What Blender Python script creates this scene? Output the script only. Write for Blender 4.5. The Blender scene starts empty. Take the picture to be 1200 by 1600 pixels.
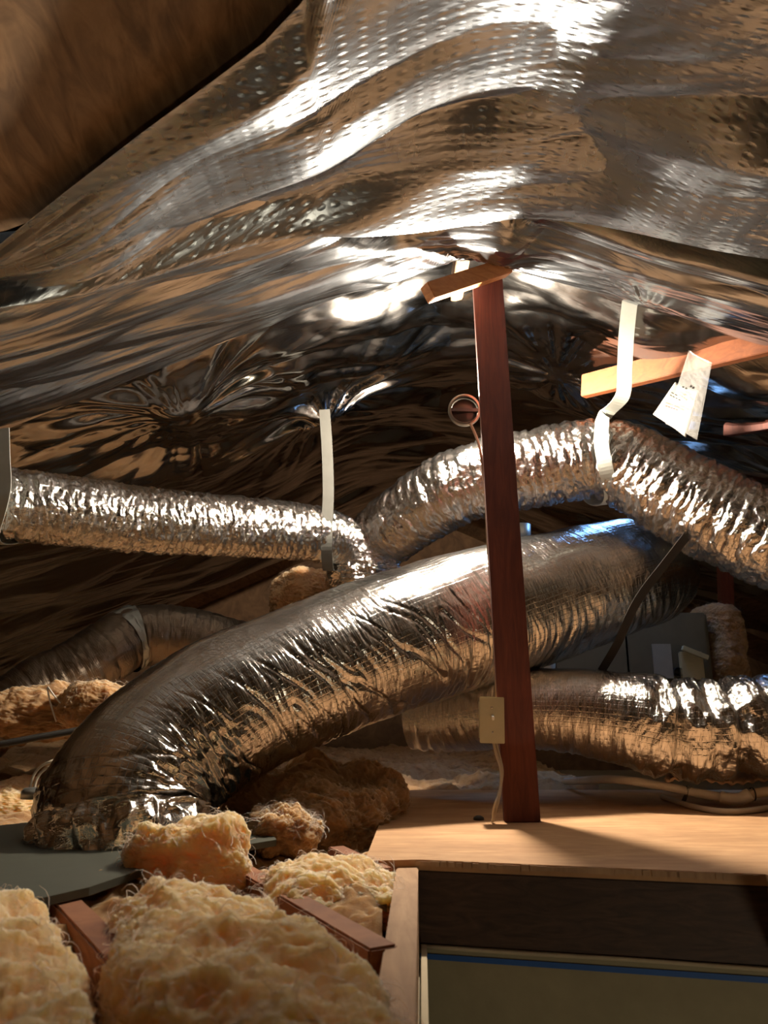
import bpy, math, random
import numpy as np
from mathutils import Vector, Matrix, Euler

random.seed(7)
C = bpy.context.scene.collection
SC = bpy.context.scene

# ------------------------------------------------------------------ camera, world, light, exposure
PITCH = math.radians(15.0)
CAMZ = 0.266
FPX = 1156.0
cam_d = bpy.data.cameras.new('camera')
cam = bpy.data.objects.new('camera', cam_d); C.objects.link(cam)
cam.location = (0, 0, CAMZ)
cam.rotation_euler = (math.radians(90) + PITCH, 0, 0)
cam_d.sensor_fit = 'VERTICAL'; cam_d.sensor_height = 24.0
cam_d.lens = 24.0 * FPX / 1600.0
cam_d.clip_start = 0.02
cam_d.dof.use_dof = True; cam_d.dof.focus_distance = 2.1; cam_d.dof.aperture_fstop = 4.0
SC.camera = cam
SC.view_settings.view_transform = 'Standard'
SC.view_settings.look = 'None'
SC.view_settings.exposure = 0.0
SC.view_settings.gamma = 1.0
SC.view_settings.use_curve_mapping = False
SC.cycles.sample_clamp_indirect = 1.4
w = bpy.data.worlds.new('world'); SC.world = w; w.use_nodes = True
w.node_tree.nodes['Background'].inputs[0].default_value = (0.9, 0.75, 0.55, 1)
w.node_tree.nodes['Background'].inputs[1].default_value = 0.008
LAMP = (0.262, 2.19, 1.20)
BULB_STRENGTH = 3300.0
VENT_STRENGTH = 22.0

# ------------------------------------------------------------------ helpers
CP, SP = math.cos(PITCH), math.sin(PITCH)
def ray(px, py):
    dx = (px - 600) / FPX; dy = (800 - py) / FPX
    return dx, CP - dy * SP, SP + dy * CP
def P(px, py, Y):
    x, y, z = ray(px, py); k = Y / y
    return Vector((x * k, Y, CAMZ + z * k))
def F(px, py, z=0.0):
    x, y, zz = ray(px, py); k = (z - CAMZ) / zz
    return Vector((x * k, y * k, z))

def put(o, parent=None):
    C.objects.link(o)
    if parent is not None:
        o.parent = parent
        o.matrix_parent_inverse = Matrix.Translation(-parent.location) if parent.type == 'EMPTY' else Matrix()
    return o
def tag(o, label=None, cat=None, group=None, kind=None):
    if label: o['label'] = label
    if cat: o['category'] = cat
    if group: o['group'] = group
    if kind: o['kind'] = kind
    return o
def empty(name, loc, label, cat, group=None):
    o = bpy.data.objects.new(name, None); o.location = loc; o.empty_display_size = 0.05
    C.objects.link(o); return tag(o, label, cat, group)
def mesh(name, verts, faces, mat, parent=None, smooth=True, uv=None):
    me = bpy.data.meshes.new(name)
    verts = np.asarray(verts, dtype=np.float32)
    if isinstance(faces, np.ndarray):
        n = len(faces); k = faces.shape[1]
        me.vertices.add(len(verts)); me.vertices.foreach_set('co', verts.ravel())
        me.loops.add(n * k); me.loops.foreach_set('vertex_index', faces.astype(np.int32).ravel())
        me.polygons.add(n)
        me.polygons.foreach_set('loop_start', np.arange(0, n * k, k, dtype=np.int32))
        me.update(calc_edges=True)
    else:
        me.from_pydata([tuple(map(float, v)) for v in verts], [], [tuple(map(int, f)) for f in faces]); me.update()
    if uv is not None:
        l = me.uv_layers.new(name='uv')
        vi = np.empty(len(me.loops), dtype=np.int32); me.loops.foreach_get('vertex_index', vi)
        l.data.foreach_set('uv', np.asarray(uv, dtype=np.float32)[vi].ravel())
    if smooth: me.polygons.foreach_set('use_smooth', np.ones(len(me.polygons), dtype=bool))
    if mat: me.materials.append(mat)
    me.validate()
    return put(bpy.data.objects.new(name, me), parent)

class MB:
    def __init__(s): s.v = []; s.f = []
    def add(s, vs, fs):
        b = len(s.v); s.v += [tuple(v) for v in vs]; s.f += [tuple(b + i for i in f) for f in fs]
    def box(s, c, size, M=None, bev=0.0):
        hx, hy, hz = size[0] / 2, size[1] / 2, size[2] / 2
        b = min(bev, hx * .49, hy * .49, hz * .49)
        M = M or Matrix()
        c = Vector(c)
        if b <= 0:
            vs = [(x, y, z) for x in (-hx, hx) for y in (-hy, hy) for z in (-hz, hz)]
            fs = [(0, 1, 3, 2), (4, 6, 7, 5), (0, 4, 5, 1), (2, 3, 7, 6), (0, 2, 6, 4), (1, 5, 7, 3)]
        else:
            import bmesh
            bm = bmesh.new(); bmesh.ops.create_cube(bm, size=1)
            for v in bm.verts: v.co = Vector((v.co.x * 2 * hx, v.co.y * 2 * hy, v.co.z * 2 * hz))
            bmesh.ops.bevel(bm, geom=bm.edges[:], offset=b, segments=2, affect='EDGES')
            bm.verts.index_update()
            vs = [v.co.copy() for v in bm.verts]; fs = [tuple(v.index for v in f.verts) for f in bm.faces]; bm.free()
        s.add([c + M.to_3x3() @ Vector(v) for v in vs], fs); return s
    def beam(s, a, b, wd, hg, up=(0, 0, 1), bev=0.002):
        """box from a to b; wd across, hg along up"""
        a, b = Vector(a), Vector(b); d = (b - a); L = d.length; y = d.normalized()
        x = y.cross(Vector(up)).normalized(); z = x.cross(y)
        M = Matrix((x, y, z)).transposed().to_4x4()
        return s.box((a + b) / 2, (wd, L, hg), M, bev)
    def prism(s, pts, z0, z1):
        n = len(pts)
        vs = [(p[0], p[1], z0) for p in pts] + [(p[0], p[1], z1) for p in pts]
        fs = [tuple(range(n))[::-1], tuple(range(n, 2 * n))] + [(i, (i + 1) % n, n + (i + 1) % n, n + i) for i in range(n)]
        s.add(vs, fs); return s
    def lathe(s, prof, M, n=32):
        """profile of (r, z)"""
        vs = []; m = len(prof)
        for r, z in prof:
            for k in range(n):
                a = 2 * math.pi * k / n; vs.append(M @ Vector((r * math.cos(a), r * math.sin(a), z)))
        fs = [(i * n + k, i * n + (k + 1) % n, (i + 1) * n + (k + 1) % n, (i + 1) * n + k) for i in range(m - 1) for k in range(n)]
        s.add(vs, fs); return s
    def tube(s, pts, r, n=8, step=0.01, caps=True):
        c, T, N, B, S = sweep(pts, step)
        vs = []
        for i in range(len(c)):
            for k in range(n):
                a = 2 * math.pi * k / n; vs.append(c[i] + r * (math.cos(a) * N[i] + math.sin(a) * B[i]))
        m = len(c)
        fs = [(i * n + k, i * n + (k + 1) % n, (i + 1) * n + (k + 1) % n, (i + 1) * n + k) for i in range(m - 1) for k in range(n)]
        if caps: fs += [tuple(range(n))[::-1], tuple(range((m - 1) * n, m * n))]
        s.add(vs, fs); return s
    def build(s, name, mat, parent=None, smooth=False):
        return mesh(name, s.v, s.f, mat, parent, smooth)

def catmull(pts, step=0.01):
    pts = [np.array(p, dtype=float) for p in pts]
    pts = [2 * pts[0] - pts[1]] + pts + [2 * pts[-1] - pts[-2]]
    out = []
    for i in range(1, len(pts) - 2):
        p0, p1, p2, p3 = pts[i - 1:i + 3]
        n = max(2, int(np.linalg.norm((p2 - p1)[:3]) / step))
        for t in np.arange(n) / n:
            out.append(.5 * (2 * p1 + (p2 - p0) * t + (2 * p0 - 5 * p1 + 4 * p2 - p3) * t * t + (3 * p1 - p0 - 3 * p2 + p3) * t ** 3))
    out.append(pts[-2]); return np.array(out)
def sweep(pts, step=0.01, seam=(0, 1, 0.3)):
    c = catmull(pts, step)
    extra = c[:, 3:]; c3 = c[:, :3]
    T = np.gradient(c3, axis=0); T /= np.linalg.norm(T, axis=1)[:, None]
    N = np.zeros_like(T); n = np.array(seam, float)
    for i in range(len(c3)):
        n = n - T[i] * n.dot(T[i]); n /= np.linalg.norm(n); N[i] = n
    B = np.cross(T, N)
    S = np.concatenate([[0], np.cumsum(np.linalg.norm(np.diff(c3, axis=0), axis=1))])
    if extra.shape[1]: return c3, T, N, B, S, extra[:, 0]
    return c3, T, N, B, S

# ---- noise
_rng = np.random.RandomState(11)
_perm = np.concatenate([_rng.permutation(256)] * 3)
_g = _rng.normal(size=(256, 3)); _g /= np.linalg.norm(_g, axis=1)[:, None]
def perlin(x, y, z=0.0):
    x, y, z = np.broadcast_arrays(np.asarray(x, float), np.asarray(y, float), np.asarray(z, float))
    xi, yi, zi = np.floor(x).astype(int), np.floor(y).astype(int), np.floor(z).astype(int)
    xf, yf, zf = x - xi, y - yi, z - zi
    f = lambda t: t * t * t * (t * (t * 6 - 15) + 10)
    u, v, q = f(xf), f(yf), f(zf)
    xi &= 255; yi &= 255; zi &= 255
    r = 0
    for a in (0, 1):
        for b in (0, 1):
            for c in (0, 1):
                g = _g[_perm[_perm[_perm[xi + a] + yi + b] + zi + c]]
                d = g[..., 0] * (xf - a) + g[..., 1] * (yf - b) + g[..., 2] * (zf - c)
                r = r + d * (u if a else 1 - u) * (v if b else 1 - v) * (q if c else 1 - q)
    return r * 1.5
def fbm(x, y, z=0.0, o=4, g=.5):
    r = 0; a = 1
    for i in range(o): r = r + a * perlin(x * 2 ** i, y * 2 ** i, z * 2 ** i + 7.3 * i); a *= g
    return r
def ridge(x, y, z=0.0): return 1 - 2 * np.abs(perlin(x, y, z))
def sstep(a, b, x):
    t = np.clip((x - a) / (b - a), 0, 1); return t * t * (3 - 2 * t)

# ------------------------------------------------------------------ materials
class NT:
    def __init__(s, name):
        s.m = bpy.data.materials.new(name); s.m.use_nodes = True
        s.t = s.m.node_tree; s.b = s.t.nodes['Principled BSDF']
    def n(s, typ, **kw):
        nd = s.t.nodes.new(typ)
        for k, v in kw.items():
            if k.startswith('_'): setattr(nd, k[1:], v)
            else: nd.inputs[k.replace('__', ' ')].default_value = v
        return nd
    def l(s, a, b): s.t.links.new(a, b)
    def coord(s, kind='Object', scale=(1, 1, 1), rot=(0, 0, 0)):
        tc = s.n('ShaderNodeTexCoord'); mp = s.n('ShaderNodeMapping')
        mp.inputs['Scale'].default_value = scale; mp.inputs['Rotation'].default_value = rot
        s.l(tc.outputs[kind], mp.inputs[0]); return mp.outputs[0]
    def noise(s, vec, scale, detail=4, rough=.5, dist=0, typ='FBM'):
        nd = s.n('ShaderNodeTexNoise', Scale=scale, Detail=detail, Roughness=rough, Distortion=dist)
        nd.noise_type = typ; nd.normalize = True if typ == 'FBM' else False
        s.l(vec, nd.inputs['Vector']); return nd.outputs['Fac']
    def ramp(s, fac, stops):
        r = s.n('ShaderNodeValToRGB'); e = r.color_ramp.elements
        while len(e) < len(stops): e.new(.5)
        for el, (p, c) in zip(e, stops): el.position = p; el.color = (*c, 1) if len(c) == 3 else c
        s.l(fac, r.inputs[0]); return r.outputs[0]
    def math(s, op, a, b=None, c=None):
        nd = s.n('ShaderNodeMath', _operation=op)
        for i, v in enumerate((a, b, c)):
            if v is None: continue
            if isinstance(v, (int, float)): nd.inputs[i].default_value = v
            else: s.l(v, nd.inputs[i])
        return nd.outputs[0]
    def bump(s, h, strength, dist, normal=None):
        b = s.n('ShaderNodeBump', Strength=strength, Distance=dist); s.l(h, b.inputs['Height'])
        if normal is not None: s.l(normal, b.inputs['Normal'])
        return b.outputs[0]

def foil_sheet(name, rough=.2, perf=False, tint=(.80, .78, .74), bumpk=1.0):
    m = NT(name)
    v = m.coord('UV', (1, 1, 1))
    m.b.inputs['Metallic'].default_value = 1
    m.b.inputs['Base Color'].default_value = (*tint, 1)
    # long soft creases plus fine scuffs
    v2 = m.coord('UV', (4, 22, 1))
    n1 = m.noise(v2, 1.4, 6, .6, .6)
    nr = m.bump(n1, .16 * bumpk, .012)
    n2 = m.noise(v, 60, 3, .6)
    nr = m.bump(n2, .15 * bumpk, .0012, nr)
    if perf:
        vo = m.n('ShaderNodeTexVoronoi', Scale=1.0, Randomness=0.12)
        m.l(m.coord('UV', (26, 62, 1)), vo.inputs['Vector'])
        d = m.math('SUBTRACT', 0.32, vo.outputs['Distance']); d = m.math('MAXIMUM', d, 0.0)
        d = m.math('MULTIPLY', d, m.ramp(m.noise(v, 2.3, 2), [(.30, (0, 0, 0)), (.5, (1, 1, 1))])); nr = m.bump(d, .6, .005, nr)
    r = m.math('MULTIPLY_ADD', m.noise(v, 9, 4, .6), .16, rough - .07)
    m.l(r, m.b.inputs['Roughness'])
    m.l(nr, m.b.inputs['Normal'])
    return m.m

def foil_duct(name, rough=.17, su=1.0, sv=1.0, k=1.0, tint=(.80, .78, .75)):
    m = NT(name)
    m.b.inputs['Metallic'].default_value = 1
    m.b.inputs['Base Color'].default_value = (*tint, 1)
    a = m.coord('UV', (75 * su, 16 * sv, 1))
    n1 = m.noise(a, 1.0, 5, .62, 1.2)
    nr = m.bump(n1, .8 * k, .006)
    c = m.coord('UV', (130, 70, 1))
    vo = m.n('ShaderNodeTexVoronoi', Scale=1.0); m.l(c, vo.inputs['Vector'])
    nr = m.bump(vo.outputs['Distance'], .35 * k, .0016, nr)
    # scrim reinforcing yarns
    w1 = m.n('ShaderNodeTexWave', Scale=1.0, Distortion=.6); w1.bands_direction = 'X'; m.l(m.coord('UV', (28, 28, 1), (0, 0, .06)), w1.inputs['Vector'])
    w2 = m.n('ShaderNodeTexWave', Scale=1.0, Distortion=.6); w2.bands_direction = 'Y'; m.l(m.coord('UV', (22, 22, 1), (0, 0, .06)), w2.inputs['Vector'])
    yy = m.math('MAXIMUM', m.math('POWER', w1.outputs['Fac'], 18.0), m.math('POWER', w2.outputs['Fac'], 18.0))
    nr = m.bump(yy, .3, .0012, nr)
    m.b.inputs['Roughness'].default_value = rough
    m.l(nr, m.b.inputs['Normal'])
    return m.m

def wood(name, c1, c2, scale=(1, 1, 1), rough=.65, grain=14, bump=.3):
    m = NT(name)
    v = m.coord('Object', scale)
    n = m.noise(v, grain, 5, .6, 1.5)
    col = m.ramp(n, [(.3, c1), (.7, c2)])
    k = m.noise(m.coord('Object', (3, 3, 3)), 2.2, 4, .6)
    mx = m.n('ShaderNodeMix', _data_type='RGBA', _blend_type='MULTIPLY'); mx.inputs['Factor'].default_value = .5
    m.l(col, mx.inputs['A']); m.l(m.ramp(k, [(.3, (.55, .5, .48)), (.6, (1, 1, 1))]), mx.inputs['B'])
    m.l(mx.outputs['Result'], m.b.inputs['Base Color'])
    m.b.inputs['Roughness'].default_value = rough
    m.l(m.bump(n, bump, .002), m.b.inputs['Normal'])
    return m.m

def plain(name, col, rough=.5, metal=0.0, spec=None, bump=None):
    m = NT(name); m.b.inputs['Base Color'].default_value = (*col, 1)
    m.b.inputs['Roughness'].default_value = rough; m.b.inputs['Metallic'].default_value = metal
    v = m.coord('Object', (1, 1, 1)); n = m.noise(v, 18, 5, .6)
    mx = m.n('ShaderNodeMix', _data_type='RGBA', _blend_type='MULTIPLY'); mx.inputs['Factor'].default_value = .35
    mx.inputs['A'].default_value = (*col, 1); m.l(m.ramp(n, [(.3, (.6, .6, .6)), (.65, (1, 1, 1))]), mx.inputs['B'])
    m.l(mx.outputs['Result'], m.b.inputs['Base Color'])
    if bump: m.l(m.bump(m.noise(v, bump[0], 4, .6), bump[1], bump[2]), m.b.inputs['Normal'])
    return m.m

def fibreglass(name, c1=(.76, .45, .20), c2=(.97, .63, .34)):
    m = NT(name)
    v = m.coord('Object', (1, 1, 1))
    n = m.noise(v, 13, 6, .62, 1.6)
    n2 = m.noise(m.coord('Object', (30, 90, 60), (.5, .3, .7)), 1.0, 6, .7, 2.5)
    h = m.math('ADD', n, m.math('MULTIPLY', n2, .6))
    m.l(m.ramp(n, [(.25, c1), (.5, c2), (.85, (min(1, c2[0] * 1.08), c2[1] * 1.12, c2[2] * 1.25))]), m.b.inputs['Base Color'])
    m.b.inputs['Roughness'].default_value = 1.0
    m.b.inputs['Specular IOR Level'].default_value = .1
    nr = m.bump(n2, .55, .007); nr = m.bump(m.noise(v, 140, 4, .7, 1.0), .5, .0025, nr)
    m.l(nr, m.b.inputs['Normal'])
    m.b.inputs['Subsurface Weight'].default_value = .75; m.b.inputs['Subsurface Radius'].default_value = (1.0, .75, .5); m.b.inputs['Subsurface Scale'].default_value = .06
    return m.m

def emit(name, col, s):
    m = NT(name); m.b.inputs['Base Color'].default_value = (0, 0, 0, 1)
    m.b.inputs['Emission Color'].default_value = (*col, 1); m.b.inputs['Emission Strength'].default_value = s
    return m.m

M = {}
M['foil_near'] = foil_sheet('perforated_foil', .26, True, (.45, .49, .54))
M['foil_mid'] = foil_sheet('smooth_foil', .18, False, (.47, .50, .54), .9)
M['foil_far'] = foil_sheet('shaded_foil', .10, False, (.33, .32, .31), .5)  # tint lowered to put the gloom of the far roof into the foil
M['duct'] = foil_duct('duct_foil', .16, 1, 1, 1.0, (.72, .71, .69))
M['duct_big'] = foil_duct('big_duct_foil', .17, .8, .7, .42, (.64, .64, .63))
M['duct_old'] = foil_duct('old_shaded_duct_foil', .36, .8, 1, .6, (.22, .18, .14))  # dull old foil, darkened further for the shade behind the big duct
M['deck'] = wood('roof_deck_wood', (.12, .065, .028), (.34, .20, .095), (5, 1, 1), .85, 5)
M['rafter'] = wood('rafter_wood', (.10, .05, .022), (.22, .12, .055), (1, 8, 1), .8, 8)
M['redwood'] = wood('redwood', (.085, .016, .008), (.17, .036, .017), (9, 9, .9), .62, 6, .25)
M['orange'] = wood('orange_wood', (.15, .038, .008), (.25, .075, .018), (1.5, 5, 8), .6, 5)
M['orange_light'] = wood('light_orange_wood', (.48, .17, .05), (.68, .30, .10), (1.5, 5, 8), .6, 5)
M['joist'] = wood('joist_wood', (.20, .075, .035), (.38, .16, .075), (1, 1, 6), .7, 9)
M['ply'] = wood('plywood', (.44, .235, .11), (.62, .375, .195), (1.3, 7, 1), .7, 3.2, .15)
M['board'] = wood('trim_board', (.42, .25, .14), (.60, .38, .22), (6, 1, 1), .7, 5, .2)
M['dark_board'] = wood('stained_header', (.035, .016, .009), (.10, .05, .03), (1.5, 1, 8), .6, 7, .4)
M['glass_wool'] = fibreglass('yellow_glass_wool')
M['glass_wool_dark'] = fibreglass('aged_shaded_wool', (.17, .095, .045), (.38, .23, .12))  # aged wool, colour darkened further where no lamp light should reach
M['galv'] = plain('galvanised_metal', (.42, .45, .44), .42, .9, bump=(6, .1, .01))
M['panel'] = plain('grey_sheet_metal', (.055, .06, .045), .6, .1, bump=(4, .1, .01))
M['strap'] = plain('white_webbing', (.42, .43, .39), .6, bump=(300, .2, .0008))
M['strap_shaded'] = plain('shaded_webbing', (.08, .08, .072), .6, bump=(300, .2, .0008))  # webbing darkened in its colour, as if lit from behind
M['strap_dark'] = plain('black_strap', (.022, .018, .014), .9)
M['beige'] = plain('beige_plastic', (.52, .45, .28), .45)
M['white'] = plain('white_pvc', (.80, .77, .70), .35)
M['cable'] = plain('cream_cable', (.55, .47, .36), .5)
M['brown_cable'] = plain('brown_cable', (.28, .15, .07), .5)
M['black'] = plain('black_rubber', (.02, .018, .016), .5)
M['steel'] = plain('bare_steel', (.55, .5, .42), .3, 1.0)
M['drywall'] = plain('olive_wall_paint', (.36, .32, .21), .75, bump=(120, .25, .001))
M['plaster'] = plain('gypsum', (.55, .47, .33), .9)
M['bluetape'] = plain('blue_masking_tape', (.02, .11, .42), .6)
M['handler'] = plain('shaded_beige_paint', (.11, .095, .065), .55)  # beige darkened so the colour carries the shade around the cabinet
M['paper'] = plain('white_paper', (.34, .32, .28), .7)
M['kraft'] = plain('kraft_facing', (.62, .42, .28), .8, bump=(30, .5, .004))
M['ink'] = plain('grey_ink', (.03, .028, .025), .8)
M['redink'] = plain('red_ink', (.42, .004, .008), .8)
M['floorwood'] = wood('room_floor', (.10, .06, .03), (.2, .12, .07), (1, 8, 1), .5, 4)
m = NT('clear_film'); m.b.inputs['Base Color'].default_value = (.95, .93, .9, 1); m.b.inputs['Roughness'].default_value = .18
m.b.inputs['Alpha'].default_value = .16
m.l(m.bump(m.noise(m.coord('Object'), 45, 3, .6), .8, .004), m.b.inputs['Normal']); M['film'] = m.m
M['bulb'] = emit('lit_bulb_glass', (1.0, .86, .68), BULB_STRENGTH)
M['room_lamp'] = emit('room_lamp_glass', (1.0, .85, .6), 80.0)
M['daylight'] = emit('daylight_in_vent', (.22, .48, 1.0), VENT_STRENGTH)

# ------------------------------------------------------------------ setting: roof, floor, room below
RX, RZ, SL = 0.24, 1.60, 0.45
def H(x, soft=.06): return RZ + SL * soft - SL * np.sqrt((x - RX) ** 2 + soft ** 2)
def st(o): o['kind'] = 'structure'; return o

def slab(x0, x1, y0, y1, dz, th, name, mat):
    v = []
    for x in (x0, x1):
        for y in (y0, y1):
            z = RZ - SL * abs(x - RX) + dz
            v += [(x, y, z), (x, y, z + th)]
    f = [(0, 2, 6, 4), (1, 5, 7, 3), (0, 1, 3, 2), (4, 6, 7, 5), (0, 4, 5, 1), (2, 3, 7, 6)]
    return st(mesh(name, v, f, mat, None, False))
slab(-2.9, RX, -2.5, 5.5, .13, .02, 'ceiling', M['deck'])
VX0, VX1, VY0, VY1 = .86, 1.12, 2.78, 3.08      # the roof vent opening
slab(RX, VX0, -2.5, 5.5, .13, .02, 'ceiling', M['deck'])
slab(VX1, 3.3, -2.5, 5.5, .13, .02, 'ceiling', M['deck'])
slab(VX0, VX1, -2.5, VY0, .13, .02, 'ceiling', M['deck'])
slab(VX0, VX1, VY1, 5.5, .13, .02, 'ceiling', M['deck'])
st(MB().beam((RX, -2.5, RZ + .05), (RX, 5.5, RZ + .05), .04, .14).build('trim_1', M['rafter']))
k = 2
for y in (-.6, .0, .62, 1.24, 1.96, 2.62, 3.3, 3.95, 4.6):
    for sgn in (-1, 1):
        a = Vector((RX + sgn * .025, y, RZ + .075)); b = Vector((RX + sgn * 3.0, y, RZ + .075 - SL * 3.0))
        up = Vector((sgn * SL, 0, 1)).normalized()
        st(MB().beam(a, b, .038, .09, up).build('trim_%d' % k, M['rafter'])); k += 1
pv0 = []
for x in (-2.2, -.02):
    for y in (-.4, 1.25):
        for q in (.008, .020): pv0.append((x, y, RZ - SL * abs(x - RX) + q))
st(mesh('ceiling', pv0, [(0, 2, 3, 1), (4, 5, 7, 6), (0, 1, 5, 4), (2, 6, 7, 3), (0, 4, 6, 2), (1, 3, 7, 5)], M['deck'], None, False))
# end gable far away
st(MB().box((.2, 5.5, .8), (6.2, .03, 2.2)).build('wall_back', M['rafter']))
# ceiling boards the insulation lies on
fl = MB().prism([(-2.9, 1.49), (3.3, 1.49), (3.3, 5.5), (-2.9, 5.5)], -.16, -.14)
fl.prism([(-2.9, -.5), (-.005, -.5), (.05, 1.49), (-2.9, 1.49)], -.16, -.14)
fl.prism([(.70, -.5), (3.3, -.5), (3.3, 1.49), (.69, 1.49)], -.16, -.14)
st(fl.build('floor', M['plaster']))

# hatch corners on the plywood plane
hA = F(655, 1343); hB = F(1196, 1366)
hC = F(652, 1600); jd = (hC - hA).normalized()
hL = hA + jd * 1.3          # left side runs toward the camera
hdir = (hB - hA).normalized()
hR = hB + Vector((.02, -1, 0)).normalized() * 1.2
# plywood deck
pA = F(570, 1345); pT = F(622, 1212)
far = pA + (pT - pA).normalized() * ((2.7 - pA.y) / (pT - pA).normalized().y)
ply = MB().prism([(pA.x, pA.y), (hA.x, hA.y), (hB.x, hB.y), (hR.x, hR.y), (1.6, hR.y), (1.6, 2.72), (far.x, 2.72), (far.x, far.y)], -.018, 0)
plo = tag(ply.build('plywood_sheet', M['ply']), 'tan plywood decking sheet around the hatch under the red post', 'plywood')
# torn lip of plywood along the edge
lip = MB()
for i in range(40):
    t = i / 40; p = hA.lerp(hB, t)
    lip.box((p.x, p.y - .001, -.006), (.010 + .012 * random.random(), .003, .006 + .006 * random.random()), Matrix.Rotation(math.atan2(hdir.y, hdir.x), 4, 'Z'))
lip.build('splintered_edge', M['board'], plo)

# hatch framing: header, jambs
nrm = Vector((-hdir.y, hdir.x, 0))
def along(p, q, off): return p + (q - p).normalized() * off
hz0, hz1 = -.019, -.140
th = .036
st(MB().beam(hA + nrm * (th / 2 + .004) + Vector((0, 0, (hz0 + hz1) / 2)) - hdir * .01, hB + nrm * (th / 2 + .004) + Vector((0, 0, (hz0 + hz1) / 2)) + hdir * .02, th, hz0 - hz1).build('trim_30', M['dark_board']))
jn = Vector((jd.y, -jd.x, 0));  jn = jn if jn.x < 0 else -jn
j0 = F(643, 1356, -.012)
jb = MB().beam(Vector((hA.x, hA.y, -.075)) + jn * .022 - jd * .0, Vector((hL.x, hL.y, -.075)) + jn * .022, .04, .125)
tag(jb.build('hatch_frame_board', M['board']), 'pale wooden side board of the hatch beside the fluffy insulation', 'board')
jr = MB().beam(Vector((hB.x + .022, hB.y + .02, -.08)), Vector((hR.x + .022, hR.y, -.08)), .04, .12)
tag(jr.build('hatch_frame_board', M['board']), 'right-hand wooden side board of the hatch at the photo edge', 'board')
# room below
def wallq(p, q, z0, z1, name, mat, t=.012, off=0):
    d = (q - p).normalized(); n_ = Vector((-d.y, d.x, 0)) * (off)
    a = p + n_; b = q + n_
    return MB().beam(Vector((a.x, a.y, (z0 + z1) / 2)), Vector((b.x, b.y, (z0 + z1) / 2)), t, z1 - z0, bev=0).build(name, mat)
st(wallq(hA - hdir * .9, hB + hdir * 1.0, -2.5, -.1405, 'wall_front', M['drywall'], .012, .008))
st(wallq(Vector((-.75, -1.4, 0)), Vector((-.75, 1.7, 0)), -2.5, -.16, 'wall_left', M['drywall']))
st(wallq(Vector((1.5, -1.4, 0)), Vector((1.5, 1.5, 0)), -2.5, -.16, 'wall_right', M['drywall']))
st(MB().box((.4, .1, -2.51), (2.4, 3.2, .02)).build('floor', M['floorwood']))
st(MB().prism([(-.75, -1.4), (hL.x, -1.4), (hL.x, hL.y), (hA.x, hA.y - .01), (-.75, 1.62)], -.19, -.161).build('ceiling', M['plaster']))
# narrow gypsum edges
st(MB().beam(Vector((hA.x + .006, hA.y - .02, -.150)) , Vector((hL.x + .006, hL.y, -.150)), .010, .030, bev=.001).build('trim_31', M['plaster']))
# header bottom bead and blue tape
hp = lambda t, z, o: hA.lerp(hB, t) - nrm * o + Vector((0, 0, z))
bead = MB().tube([hp(0.0, -.143, .001), hp(.3, -.1435, .0015), hp(.6, -.142, .001), hp(.88, -.143, .0015), hp(1.02, -.143, .001)], .0035, 6, .05)
st(bead.build('trim_32', M['plaster'], None, True))
tp = MB().beam(hp(.0, -.1585, .0003), hp(1.02, -.1585, .0003), .0016, .009, bev=0)
tag(tp.build('masking_tape', M['bluetape']), 'thin strip of blue masking tape across the olive wall under the hatch header', 'tape')
rl = empty('ceiling_lamp', (.9, -.7, -.62), 'small room lamp glowing on the wall under the hatch', 'lamp')
MB().lathe([(0.001, -.09), (.05, -.08), (.08, -.03), (.06, .03), (0.001, .05)], Matrix.Translation((.9, -.7, -.7)), 20).build('lamp_shade', M['room_lamp'], rl, True)
MB().lathe([(0.001, .56), (.05, .55), (.05, .53), (.012, .52), (.012, .04)], Matrix.Translation((.9, -.7, -.7)), 20).build('base', M['steel'], rl, True)

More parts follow.
